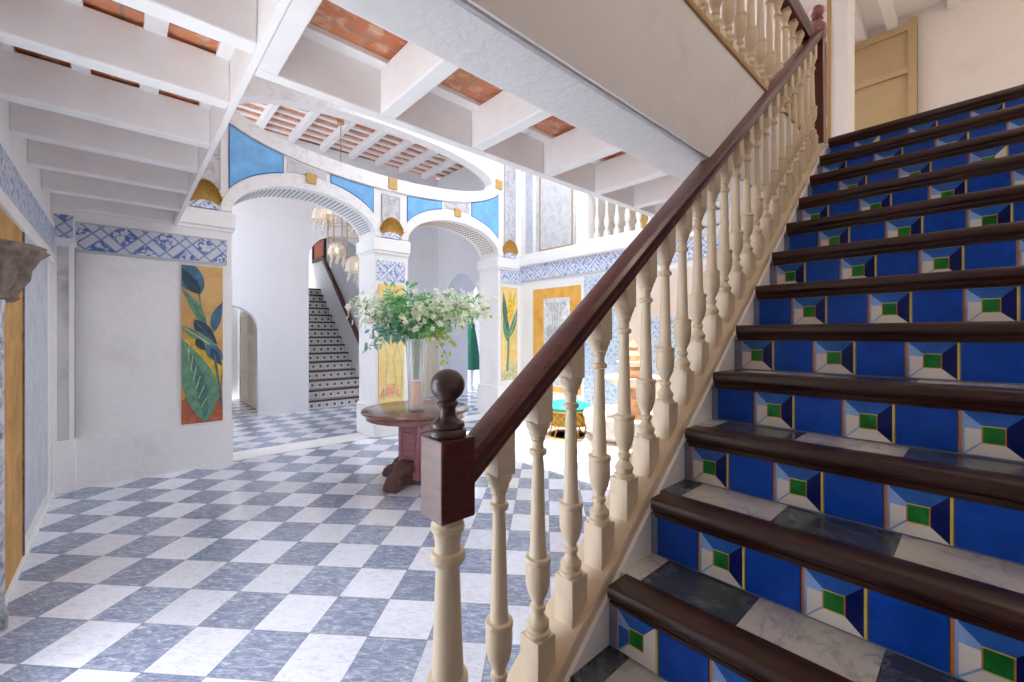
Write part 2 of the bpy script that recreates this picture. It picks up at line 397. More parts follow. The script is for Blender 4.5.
# thin frames and marble inlays on the three piers
def frame(u0, u1, z0, z1, d, mat, w=.012, par=None):
    m = MB().prism([(u0, z0), (u1, z0), (u1, z1), (u0, z1)], 'y', d-.006, d+.01, [[(u0+w, z0+w), (u1-w, z0+w), (u1-w, z1-w), (u0+w, z1-w)]])
    return m.build('inlay_frame', mat, par or wa, smooth=False)
for u0, u1, z1 in ((.50, .845, 3.9), (2.825, 3.115, 3.58), (5.22, 5.50, HI-.3)):
    box('marble_inlay', 'marble_grey', wa, u0, u1, F, YA, 3.18, z1); frame(u0, u1, 3.18, z1, F, 'grey_line')
def shell(u0, u1, z0, z1):
    m = MB(); cx = (u0+u1)/2; hw = (u1-u0)/2; n = 22
    base = z0+.1*(z1-z0)
    for k in range(n):
        a0 = radians(158-136*k/n); a1 = radians(158-136*(k+1)/n); am = (a0+a1)/2
        p = lambda a, r: (cx+hw*1.08*r*cos(a), z0-.03+(z1-z0+.03)*r*sin(a))
        q0, q1, qm = p(a0, 1), p(a1, 1), p(am, 1.03); i0, i1 = (cx+hw*.86*cos(a0), z0+.02+.05*sin(a0)), (cx+hw*.86*cos(a1), z0+.02+.05*sin(a1))
        D = YA-.012
        m.add([(q0[0], D, q0[1]), (qm[0], D-.05, qm[1]), (q1[0], D, q1[1]), (i1[0], D-.012, i1[1]), (i0[0], D-.012, i0[1])], [(0, 1, 4), (1, 2, 3), (1, 3, 4)])
        m.add([(q0[0], D, q0[1]), (qm[0], D-.05, qm[1]), (q1[0], D, q1[1]), (q1[0], YA, q1[1]), (q0[0], YA, q0[1])], [(0, 1, 2), (0, 2, 3, 4)])
    o = m.build('shell_ornament', 'gold_paint', wa, smooth=False, flip=False)
    lo = MB().prism(arc(cx, z0-.01, hw*.82, .09, 0, 180, 14), 'y', YA-.04, YA).build('shell_foot', 'frieze_pale', wa, smooth=False)
shell(.53, .86, 2.95, 3.26); shell(2.785, 3.165, 2.95, 3.24); shell(5.17, 5.54, 2.95, 3.26)
# impost caps
def cap(x0, x1, y0=YA-.04, y1=6.53):
    m = MB().box(x0, x1, y0, y1, 2.74, 2.925).box(x0+.015, x1-.015, y0+.015, y1-.015, 2.70, 2.74)
    return m.build('impost_cap', 'white_paint', wa, smooth=False, bevel=.012)
cap(.40, .99); cap(2.68, 3.285); cap(5.045, UW-.045)
# pier decoration
box('plinth', 'plaster', wa, 2.685, 3.28, YA-.03, 6.53, 0, .47, bevel=.012)
box('plinth', 'plaster', wa, 5.05, UW, YA-.03, 6.53, 0, .57, bevel=.012)
box('plinth', 'plaster', wa, .40, .966, YA-.022, 6.53, 0, .48)
box('frieze', 'frieze_pale', wa, 2.75, 3.20, F, YA, 2.30, 2.60); box('frieze', 'frieze_pale', wa, 5.14, UW-.02, F, YA, 2.46, 2.69)
# striped soffits inside the arches
def soffit(c, a, name, mat, squares):
    m = MB(); n = 84 if not squares else 72; y0, y1 = YA+.09, 6.42
    for k in range(n):
        for kk in ((0,) if not squares else range(5)):
            t0, t1 = radians(172-164*k/n), radians(172-164*(k+1)/n)
            if k % 2: continue
            ya, yb = (y0, y1) if not squares else (y0+(y1-y0)*(kk+.2)/5, y0+(y1-y0)*(kk+.8)/5)
            P = lambda t, e: (c+(a-e)*cos(t), SPR+(RISE-e)*sin(t))
            (xa, za), (xb, zb), (xc, zc), (xd, zd) = P(t0, .006), P(t1, .006), P(t1, -.006), P(t0, -.006)
            vs = [(x, y, z) for y in (ya, yb) for x, z in ((xa, za), (xb, zb), (xc, zc), (xd, zd))]
            m.add(vs, [(0, 1, 2, 3), (7, 6, 5, 4), (0, 4, 5, 1), (1, 5, 6, 2), (2, 6, 7, 3), (3, 7, 4, 0)])
    return m.build(name, mat, wa, smooth=False)
soffit(*A1, 'soffit_stripes', 'grey_slot', False); soffit(*A2, 'soffit_lattice', 'brown_slot', True)

# right wall (x = 5.65) with the upper gallery opening
op = [(4.35, 3.02), (4.35, 5.0), (1.1, 5.0), (1.1, 3.02)]
wr = struct(MB().prism([(-1.6, 0), (6.0, 0), (6.0, HI), (1.0, HI), (1.0, 2.69), (-1.6, 2.69)], 'x', UW, UW+.15, [op]).build('wall_right', 'plaster', smooth=False))
G = UW-.012
box('impost_band', 'white_paint', wr, UW-.07, UW, 1.05, 5.95, 2.80, 2.93, bevel=.02)
box('impost_band', 'white_paint', wr, UW-.035, UW, 1.05, 5.95, 2.93, 3.02, bevel=.012)
box('frieze', 'frieze_pale', wr, G, UW, 1.05, 5.93, 2.53, 2.79)
box('frieze_edge', 'grey_line', wr, G-.004, UW, 1.05, 5.93, 2.505, 2.53)
box('marble_inlay', 'marble_panel', wr, G, UW, 4.60, 5.53, 2.95, 4.75)
pf = MB().prism([(4.66, 3.02), (5.44, 3.02), (5.44, 4.7), (4.66, 4.7)], 'x', G-.008, UW, [[(4.685, 3.045), (5.415, 3.045), (5.415, 4.675), (4.685, 4.675)]]).build('gold_fillet', 'gold_line', wr, smooth=False)
box('marble_pilaster', 'marble_blue', wr, G, UW, 5.62, 5.80, 3.02, HI-.3)
box('pink_field', 'plaster_pink', wr, G, UW, 1.6, 3.72, .05, 2.42)
box('plinth', 'white_paint', wr, UW-.03, UW, 1.05, 5.95, 0, .3, bevel=.01)
box('tile_border', 'azulejo', wr, UW-.014, UW, 3.74, 4.42, .3, 2.46); box('tile_panel', 'azulejo', wr, UW-.02, UW, 2.75, 3.3, .9, 1.75)
box('opening_frame', 'white_paint', wr, UW-.02, UW+.17, 4.335, 4.42, 3.03, 5.01)
box('wall_gallery_back', 'mustard', None, 7.3, 7.45, -1.6, 6.5, 2.9, HI)['kind'] = 'structure'
struct(box('wall_gallery_end', 'plaster_stained', None, UW+.15, 7.3, 4.42, 4.55, 3.0, HI))
box('gallery_floor', 'plaster', wr, UW+.15, 7.3, .5, 6.5, 2.85, 3.0)

# back corridor: wall with stair arch and low arched doorway
YB = 8.95
ST = (3.35, .62); SS = 3.02
dl = [(.96, 0)]+arc(1.42, 1.56, .46, .46, 180, 0, 20)+[(1.88, 0)]
al = [(2.73, 0)]+arc(ST[0], SS, ST[1], .52, 180, 0, 24)+[(3.97, 0)]
ob = [(-.75, 0)]+dl+al+[(UW+.06, 0), (UW+.06, HI), (-.75, HI)]
wb = struct(MB().prism(ob, 'y', YB, YB+.22).build('wall_back', 'plaster_back', angle=25))
wbr_out = [(6.5, 0), (7.2, 0)]+arc(8.0, 1.75, .8, 1.15, 180, 0, 28)+[(8.8, 0), (YB, 0), (YB, HI), (6.5, HI)]
wbr = struct(MB().prism(wbr_out, 'x', 5.71, 6.5).build('wall_back_right', 'plaster_back', angle=25))
struct(MB().prism([(6.5, 0), (YB, 0), (YB, HI), (6.5, HI)], 'x', -.75, -.6, [[(7.1, 1.6), (8.5, 1.6), (8.5, 4.6), (7.1, 4.6)]]).build('wall_back_left', 'plaster_back', smooth=False))  # unseen window hole added to bring daylight into the corridor
struct(box('wall_garden', 'plaster_back', None, 9.4, 9.6, 6.0, 11, 0, 3.2))
struct(box('ceiling_light_cover', 'plaster_back', None, 6.5, 9.4, 6.0, 9.9, 3.2, 3.3)); struct(box('wall_light_block', 'plaster_back', None, 6.65, 9.4, 5.88, 6.0, 0, 3.2))  # unseen roof and side wall added to dim the space behind the arch
struct(box('wall_niche', 'plaster_back', None, 6.5, 9.4, 10.4, 10.6, 0, 3.2))
# passage behind the low doorway
struct(MB().box(.6, .75, YB+.22, 12, 0, 2.6).box(.6, 2.6, 12, 12.15, 0, 2.6).box(2.05, 2.6, YB+.22, 12, 0, 2.6).box(.6, 2.6, YB+.22, 11.75, 2.6, 2.7).build('wall_passage', 'plaster_back', smooth=False))
def panel_door(name, w, h, mat, rows, t=.05, knob=None):
    m = MB().box(0, w, 0, t, 0, h)
    zs = [0]+rows+[h]
    for k in range(len(zs)-1):
        z0, z1 = zs[k]+.08, zs[k+1]-.08
        m.prism([(.1, z0), (w-.1, z0), (w-.1, z1), (.1, z1)], 'y', -.012, 0, [[(.13, z0+.03), (w-.13, z0+.03), (w-.13, z1-.03), (.13, z1-.03)]])
    return m.build(name, mat, None, smooth=False, bevel=.004)
d1 = struct(panel_door('door_1', 1.1, 2.0, 'cream_door', [.8, 1.4])); d1.location = (1.995, 10.34, 0.01); d1.rotation_euler = (0, 0, radians(-90))
d4 = struct(panel_door('door_4', 1.1, 2.0, 'cream_door', [.8, 1.4])); d4.location = (1.995, 11.46, 0.01); d4.rotation_euler = (0, 0, radians(-90))
d2 = struct(panel_door('door_2', .36, 2.02, 'cream_door', [1.0])); d2.location = (5.31, YB-.03, 0.01)

# ceiling over the back corridor: rafters, battens and brick
cb = struct(MB().box(-.75, 6.5, 6.13, YB+.22, 5.34, 5.42).build('ceiling_corridor', 'brick', smooth=False))
for k in range(13):
    u = -1.05+.577*k
    if u > -.6: box('rafter', 'joist_paint', cb, u-.05, u+.05, 6.13, YB, 5.2, 5.34, bevel=.006)
for k in range(11):
    box('batten', 'joist_paint', cb, -.6, 6.5, 6.20+.26*k, 6.29+.26*k, 5.31, 5.34)

# upper ceilings; unseen slabs over the open courtyard shaped to limit sun and sky
cu = struct(MB().box(-.75, .43, -1.6, 6.5, HI, HI+.12).box(.43, 2.95, 2.2, 5.95, HI, HI+.12).box(2.95, UW, 5.3, 5.95, HI, HI+.12).box(5.2, UW, 2.2, 5.3, HI, HI+.12).box(.43, UW, -1.6, 2.2, HI, HI+.12).box(UW, 7.45, -1.6, 1.0, HI, HI+.12).box(UW, 7.45, 1.8, 6.5, HI, HI+.12).box(.43, UW, 5.95, 6.13, HI, HI+.12).build('ceiling_upper', 'plaster', smooth=False))
for k in range(8):
    y = -1.0+.42*k
    if y < 1.9: box('ceiling_beam', 'joist_paint', cu, .43, 6.5, y-.05, y+.05, 5.12, HI, bevel=.006)

# gallery ceilings: joists with brick above
cl = struct(MB().box(-.49, .44, -.6, 5.95, 2.955, 3.0).build('ceiling_left', 'brick', smooth=False))
JV = [1.40, 2.02, 2.63, 3.29, 3.86, 4.50, 5.20, 5.84]
for v in JV: box('joist', 'joist_paint', cl, -.49, .415, v, v+.095, 2.705, 2.935, bevel=.008)
for x0, x1 in ((-.49, -.40), (-.20, -.125), (.075, .16), (.355, .43)):
    box('batten', 'joist_paint', cl, x0, x1, .5, 5.95, 2.925, 2.955, bevel=.003)
box('trimmer', 'white_paint', cl, .415, .445, 1.05, YA, 2.695, 3.0)
cf = struct(MB().box(.5, UW, 1.05, 2.20, 2.965, 3.0).build('ceiling_front', 'brick', smooth=False))
JU = [.45, 1.04, 1.66, 2.33, 2.95, 3.55, 4.15, 4.75, 5.35]
for u in JU: box('joist', 'joist_paint', cf, u-.005, u+.085, 1.05, 2.20, 2.70, 2.94, bevel=.008)
box('trimmer', 'joist_paint', cf, .45, UW, 2.20, 2.27, 2.70, 3.0, bevel=.006)
box('batten', 'joist_paint', cf, .5, UW, 2.12, 2.20, 2.935, 2.965, bevel=.003); box('batten', 'joist_paint', cf, .5, UW, 1.62, 1.70, 2.935, 2.965, bevel=.003)
bb = MB().box(-.49, 3.95, .83, 1.05, 2.29, 2.86).build('main_beam', 'plaster_rough', cf, smooth=False, bevel=.015)
box('fascia', 'plaster', cf, -.49, 3.95, .822, .83, 2.30, 2.87)
box('fascia_trim', 'gold_line', cf, -.49, 3.95, .812, .95, 2.87, 2.90, bevel=.004)

# landing, landing wall, door
ld = struct(MB().box(3.80, 7.3, -1.6, .82, 2.70, 2.892).box(3.95, 7.3, .82, 2.2, 2.70, 2.892).build('landing_floor', 'plaster', smooth=False)); ld.name = 'floor_landing'
wla = struct(MB().box(6.5, 6.65, -1.6, 2.0, 2.892, HI).build('wall_landing', 'plaster_landing', smooth=False))
cla = struct(box('ceiling_landing', 'plaster', None, 4.5, 6.5, -1.6, 2.0, 5.08, HI-.2))
for y in (.95, .68, .20, -.30): box('ceiling_beam', 'joist_paint', cla, 4.5, 6.5, y-.045, y+.045, 4.96, 5.08, bevel=.006)
dm = MB().box(6.452, 6.5, .475, 1.5, 2.892, 4.95)
for z0, z1 in ((3.0, 3.86), (3.95, 4.41), (4.49, 4.88)):
    dm.prism([(.55, z0), (1.42, z0), (1.42, z1), (.55, z1)], 'x', 6.452, 6.46)
    pass
dm = MB().prism([(.475, 2.892), (1.5, 2.892), (1.5, 4.95), (.475, 4.95)], 'x', 6.435, 6.47, [[(.56, z0), (1.42, z0), (1.42, z1), (.56, z1)] for z0, z1 in ((3.0, 3.86), (3.95, 4.41), (4.49, 4.88))]).box(6.468, 6.5, .475, 1.5, 2.892, 4.95)
d3 = struct(dm.build('door_3', 'tan_paint', smooth=False, bevel=.003))
box('door_frame', 'tan_paint', d3, 6.42, 6.5, .475, .545, 2.892, 5.0, bevel=.004)
wm = struct(box('wall_stair_side', 'plaster_landing', None, -.75, 7.3, -1.75, -1.6, 0, HI))
ps = struct(MB().box(4.58, 4.88, .77, .885, 2.892, 5.12).build('wall_post', 'white_paint', smooth=False, bevel=.006)); ps.name = 'trim_1'
box('gold_strip', 'gold_line', ps, 4.57, 4.59, .888, .912, 2.892, 5.12)

# ------------------------------------------------------------------ staircase
T, RS = .241, .193
U1, Z1 = 1.0465, .771
YS = .720
zn = lambda u: Z1+.80*(u-U1)
stair = thing('staircase', 'tall staircase with blue and green tiled risers, marble treads and dark wood nosings', 'staircase', (.33, .7, 0))
stair_mi = Matrix.Translation((-.33, -.7, 0))
def ch(o, root):
    o.parent = root; o.matrix_parent_inverse = Matrix.Translation(-root.location); return o
def par(o, p):
    o.parent = p; o.matrix_parent_inverse = Matrix(); return o
TW = .136
def riser(k, u, z0, z1):
    m = MB(); par = k % 2; n = 13
    mats = ['grout', 'tile_blue', 'tile_mid', 'tile_navy', 'tile_white', 'tile_green', 'tile_pale', 'tile_yellow', 'tile_orange']
    m.box(u, u+.06, -1.2, .755, z0-.005, z1, 0)
    e = u-.004
    rnd = random.Random(k*13+5)
    for i in range(n):
        y1 = YS+.006-i*TW; y0 = y1-TW; g = .0018
        a0, a1, b0, b1 = y0+g, y1-g, z0+g, z1-g
        if (i+par) % 2:
            m.box(e, u, a0, a1, b0, b1, 1)
        else:
            bw = .006
            m.box(e, u, a1-bw, a1, b0, b1, 8); m.box(e, u, a0, a0+bw, b0, b1, 7); m.box(e, u, a0, a1, b1-bw*.8, b1, 7); 
            A0, A1_, B0, B1 = a0+bw, a1-bw, b0, b1-bw*.8
            w = A1_-A0; h = B1-B0
            c0, c1, e0, e1 = A0+w*.32, A1_-w*.34, B0+h*.30, B1-h*.33
            flip = rnd.random() < .05
            L = A1_; R = A0; cl_, cr = c1, c0       # y grows to the left in the picture
            q = lambda *p: [(e, y, z) for y, z in p]
            m.add(q((L, B1), (R, B1), (cr, e1), (cl_, e1)), [(0, 1, 2, 3)], 2)
            m.add(q((R, B1), (R, B0), (cr, e0), (cr, e1)), [(0, 1, 2, 3)], 4 if flip else 3)
            m.add(q((L, B0), (R, B0), (cr, e0), (cl_, e0)), [(0, 1, 2, 3)], 4)
            mz = B0+h*.62
            m.add(q((L, mz), (L, B0), (cl_, e0), (cl_, e1-(e1-e0)*.2)), [(0, 1, 2, 3)], 2 if flip else 4)
            m.add(q((L, B1), (L, mz), (cl_, e1-(e1-e0)*.2), (cl_, e1)), [(0, 1, 2, 3)], 6)
            m.add(q((cl_, e1), (cr, e1), (cr, e0), (cl_, e0)), [(0, 1, 2, 3)], 5)
            # orange outline of the green square, thin pale joints of the facets
            for p, s in (((cl_, e0, cl_+.003, e1), 8), ((cr-.003, e0, cr, e1), 8), ((cr-.003, e1, cl_+.003, e1+.003), 7), ((cr-.003, e0-.003, cl_+.003, e0), 7)):
                m.add([(e-.0008, p[0], p[1]), (e-.0008, p[2], p[1]), (e-.0008, p[2], p[3]), (e-.0008, p[0], p[3])], [(0, 1, 2, 3)], s)
            m.add([(e-.0008, L, B0), (e-.0008, L-.006, B0), (e-.0008, cl_, e0), (e-.0008, cl_+.003, e0+.003)], [(0, 1, 2, 3)], 6)
            m.add([(e-.0008, L, B0), (e-.0008, L, B1), (e-.0008, L-.005, B1), (e-.0008, L-.005, B0)], [(0, 1, 2, 3)], 6)
    return ch(m.build('riser', mats, None, smooth=False, flip=False), stair)
NP = [(.004, .0), (.092, .0), (.092, -.03), (.032, -.068), (.022, -.068), (.021, -.060), (.016, -.055), (.008, -.053), (.006, -.047), (.010, -.044), (.009, -.041), (.001, -.038), (-.003, -.033), (-.005, -.025), (-.005, -.016), (-.003, -.007), (0, -.002)]
for k in range(-3, 12):
    u = U1+k*T; z = Z1+k*RS
    riser(k+4, u+.03, z-RS, z-.062)
    m = MB(); pr = [(a, b) for a, b in NP]
    n = len(pr); vs = [(u+a, y, z+b) for y in (-1.2, YS+.012) for a, b in pr]
    fs = [(i, (i+1) % n, (i+1) % n+n, i+n) for i in range(n)]+[tuple(range(n)), tuple(reversed(range(n, 2*n)))]
    m.add(vs, fs); ch(m.build('nosing', 'nosing_wood', None, angle=40), stair)
    m = MB(); y = .755; i = 0
    w = .07 if not k % 2 else .075
    while y > -1.2:
        mi = (i+k) % 2
        m.box(u+.092, u+T+.035, y-w+.0015, y, z-.025, z-.004, mi); y -= w; w = .268; i += 1
    if k < 11: ch(m.build('tread', ['tread_white', 'tread_dark'], None, smooth=False), stair)
# closed string wall under the balustrade
zs0, zs1 = .30, 3.74
sw = [(zs0, 0), (3.74, 0), (3.74, 2.83), (zs1-.01, zn(zs1)-.08), (zs0, zn(zs0)-.08)]
ch(MB().prism(sw, 'y', .750, .898).build('string_wall', 'plaster', None, smooth=False), stair)
m = MB().sweep([(0, -.085), (.145, -.085), (.145, -.046), (.140, -.038), (.004, -.038), (0, -.046)], (zs0, .763, zn(zs0)), (zs1, .763, zn(zs1)), (0, 1, 0))
ch(m.build('string_cap', 'cream_paint', None, smooth=False), stair)

# ------------------------------------------------------------------ stair balustrade
YC = .828
bal = thing('stair_balustrade', 'balustrade up the tiled stairs with dark handrail and cream turned balusters', 'balustrade', (.5546, YC, 0))
zr = lambda u: 1.428+.790*(u-.851)       # top of the handrail
rail_prof = [(-.036, -.062), (.036, -.062), (.039, -.056), (.038, -.047), (.043, -.040), (.047, -.026), (.045, -.014), (.034, -.004), (.015, 0), (-.015, 0), (-.034, -.004), (-.045, -.014), (-.047, -.026), (-.043, -.040), (-.038, -.047), (-.039, -.056)]
u0, u1 = .575, 3.80
ch(MB().sweep([(a, b*1.25) for a, b in rail_prof], (u0, YC, zr(u0)), (u1, YC, zr(u1)), (0, 1, 0)).build('handrail', 'mahogany', None, angle=30), bal)
def turned(s=1.0):
    return [(.030, .068), (.034, .072), (.034, .082), (.027, .086), (.0265, .090), (.031, .098), (.031, .108), (.022, .118), (.017, .130), (.0165, .136), (.021, .140), (.022, .146), (.021, .152), (.0165, .155), (.016, .162), (.020, .170),
            (.028, .190), (.0335, .215), (.0345, .245), (.0335, .266), (.0330, .270), (.0355, .274), (.0360, .282), (.0345, .287), (.0250, .289), (.0235, .296),
            (.022, .32), (.0195, .42), (.0172, .52), (.0160, .566), (.0165, .569), (.0235, .572), (.0245, .579), (.0235, .586), (.0165, .589), (.0165, .606),
            (.0165, .609), (.0205, .613), (.021, .619), (.0215, .624), (.0255, .628), (.0265, .636), (.0275, .640), (.0325, .648), (.034, .656), (.034, .664)]
def baluster_mesh(low, top, h=.034, kz=1.0):
    m = MB()
    m.box(-h, h, -h, h, low, .070)
    m.lathe([(r, z*kz) for r, z in turned()], seg=20)
    ht = h*.85
    m.box(-ht, ht, -ht, ht, .662*kz, top)
    return m
proto = None
k = 0; u = .705
zs = lambda u: zn(u)-.0
while u < 3.74:
    kz = (zr(u)-.09-zs(u))/.735
    if proto is None: pass
    m = baluster_mesh(-.085, zr(u)-.048-zs(u), kz=min(1., kz+.0))
    # sloping top is buried in the rail
    o = m.build('baluster', 'cream_paint', None, angle=32, loc=(u, .822, zs(u))); o.parent = bal; o.matrix_parent_inverse = Matrix.Translation(-bal.location)
    u += .1405
# newel at the foot
nw = MB()
pn = [(.050, .50), (.046, .515), (.040, .525), (.034, .545), (.040, .565), (.046, .585), (.048, .62), (.046, .655), (.041, .690), (.040, .698), (.047, .704), (.047, .716), (.036, .722), (.0365, .73),
      (.0335, .80), (.030, .90), (.0275, .968), (.029, .974), (.037, .980), (.0405, .988), (.0405, .996), (.037, 1.004), (.031, 1.008), (.0295, 1.016), (.0305, 1.034), (.033, 1.046), (.034, 1.05), (.0385, 1.054), (.039, 1.066), (.036, 1.07), (.036, 1.092)]
nw.box(-.052, .052, -.052, .052, zn(.5546)-.08, .50).lathe(pn, seg=28)
npost = ch(nw.build('newel_post', 'cream_paint', None, angle=32, loc=(.5546, YC, 0)), bal)
hb = MB().box(-.0455, .0455, -.0455, .0455, 1.086, 1.268)
hb.build('newel_block', 'mahogany', None, smooth=False, bevel=.004).parent = npost
fin = [(.036, 1.266), (.040, 1.270), (.041, 1.277), (.038, 1.284), (.034, 1.287), (.037, 1.291), (.036, 1.299), (.029, 1.304), (.022, 1.311), (.0185, 1.320), (.0185, 1.332), (.023, 1.338), (.0255, 1.342), (.0235, 1.347), (.020, 1.350)]
fin += [(.0395*cos(radians(t)), 1.3845+.0375*sin(radians(t))) for t in range(-58, 90, 8)]+[(.001, 1.422)]
fo_ = MB().lathe([(r*(1.06 if z < 1.31 else 1), z) for r, z in fin], seg=32).build('finial', 'walnut', None, angle=40); fo_.parent = npost
# newel at the head
nh = MB().box(-.05, .05, -.05, .05, 2.892, 3.68)
ch(nh.build('head_newel', 'mahogany', None, smooth=False, bevel=.004, loc=(3.84, YC, 0)), bal)
fh = [(.045, 3.68), (.055, 3.70), (.062, 3.75), (.056, 3.80), (.036, 3.83), (.028, 3.845), (.040, 3.855), (.026, 3.865), (.036, 3.88), (.045, 3.905), (.042, 3.935), (.022, 3.955), (.001, 3.96)]
ch(MB().lathe(fh, seg=24).build('head_finial', 'rosewood', None, angle=40, loc=(3.84, YC, 0)), bal)

# gallery balustrade over the big beam
gb = thing('gallery_balustrade', 'level balustrade of cream balusters along the gallery edge above the stairs', 'balustrade', (1.8, .87, 2.9))
ch(MB().sweep([(a*1.25, b*1.9) for a, b in rail_prof], (-.4, .87, 3.745), (3.80, .87, 3.745), (0, 1, 0)).build('handrail', 'mahogany', None, angle=30), gb)
m = baluster_mesh(-.0, .74, h=.036, kz=1.07)
u = 1.20; gm = None
while u < 3.75:
    if gm is None: o = m.build('baluster', 'cream_paint', None, angle=32, loc=(u, .87, 2.90)); gm = o
    else: o = gm.copy(); COL.objects.link(o); o.location = (u, .87, 2.90)
    o.parent = gb; o.matrix_parent_inverse = Matrix.Translation(-gb.location); u += .155
# far gallery balustrade in the right wall
fb = thing('far_balustrade', 'white balustrade in the upper opening of the right wall', 'balustrade', (UW+.07, 3.2, 3.02))
ch(MB().box(UW+.02, UW+.12, 1.1, 4.35, 3.02, 3.07).build('base_rail', 'white_paint', None, smooth=False, bevel=.006), fb)
ch(MB().box(UW+.01, UW+.13, 1.1, 4.35, 3.80, 3.88).build('handrail', 'white_paint', None, smooth=False, bevel=.01), fb)
m = MB()
m.box(-.036, .036, -.036, .036, 0, .09).lathe([(.03, .09), (.034, .11), (.02, .13), (.024, .15), (.040, .20), (.043, .26), (.032, .32), (.022, .37), (.019, .46), (.019, .52), (.028, .56), (.028, .59), (.02, .61), (.03, .64), (.03, .66)], seg=16).box(-.036, .036, -.036, .036, .66, .74)
gm = None; y = 4.22
while y > 1.2:
    if gm is None: o = m.build('baluster', 'white_paint', None, angle=32, loc=(UW+.07, y, 3.07)); gm = o
    else: o = gm.copy(); COL.objects.link(o); o.location = (UW+.07, y, 3.07)
    o.parent = fb; o.matrix_parent_inverse = Matrix.Translation(-fb.location); y -= .19

# ------------------------------------------------------------------ back staircase
bs = thing('back_staircase', 'narrow staircase with small white patterned riser tiles behind the left arch', 'staircase', (3.35, 9.05, 0))
BR, BT, NB = .183, .212, 15
for k in range(NB):
    y = 9.05+k*BT; z1 = (k+1)*BR; m = MB()
    m.box(2.705, 3.965, y+.015, y+.06, z1-BR-.002, z1-.035, 1)
    n = 8; w = 1.22/n
    for i in range(n):
        x = 2.735+i*w
        m.box(x+.004, x+w-.004, y+.011, y+.016, z1-BR+.006, z1-.042, 0)
        cx, cz = x+w/2, z1-BR/2-.02; s = .026
        m.add([(cx-s, y+.0105, cz-s), (cx+s, y+.0105, cz-s), (cx+s, y+.0105, cz+s), (cx-s, y+.0105, cz+s)], [(0, 1, 2, 3)], 2)
    ch(m.build('riser', ['tile_ivory', 'tile_frost', 'tile_slate'], None, smooth=False, flip=False), bs)
    ch(box('nosing', 'walnut', None, 2.705, 3.965, y-.02, y+.05, z1-.034, z1, bevel=.008), bs)
    ch(box('tread', 'tread_white', None, 2.705, 3.965, y+.05, y+BT+.02, z1-.03, z1-.004), bs)
hr = thing('wall_handrail', 'dark wooden handrail sloping up the wall of the back staircase', 'handrail', (3.93, 10, 1.5))
ch(MB().sweep([(a*1.1, b*1.7) for a, b in rail_prof], (3.9, 9.0, 1.16), (3.9, 11.65, 3.58), (1, 0, 0)).build('rail', 'mahogany', None, angle=30), hr)
for y in (9.25, 10.4, 11.4):
    z = 1.10+(y-9.0)*.913
    ch(MB().tube([(3.97, y, z-.08), (3.91, y, z-.08), (3.9, y, z)], .012).build('bracket', 'frame_brass', None), hr)
struct(MB().box(3.97, 4.12, YB+.22, 13.2, 0, HI).build('wall_stair_right', 'plaster_back', smooth=False))
struct(MB().box(2.60, 2.70, YB+.22, 13.2, 0, HI).build('wall_stair_left', 'plaster_back', smooth=False))
struct(MB().box(2.60, 4.12, 13.2, 13.35, 0, HI).build('wall_stair_end', 'plaster_back', smooth=False))
struct(box('ceiling_stair', 'plaster_back', None, 2.6, 4.12, YB+.22, 12.5, HI, HI+.1))
struct(MB().box(2.60, 4.12, 12.2, 13.2, 2.6, 2.745).build('floor_stair_head', 'plaster_back', smooth=False))
pc = thing('picture', 'dark framed picture on the side wall at the head of the back staircase', 'picture', (3.96, 12.1, 3.5))
ch(MB().prism([(11.6, 3.5), (12.6, 3.5), (12.6, 4.15), (11.6, 4.15)], 'x', 3.92, 3.969, [[(11.7, 3.6), (12.5, 3.6), (12.5, 4.05), (11.7, 4.05)]]).build('frame', 'dark_frame', None, smooth=False), pc)
ch(box('canvas', 'm_red', None, 3.95, 3.969, 11.7, 12.5, 3.6, 4.05), pc)

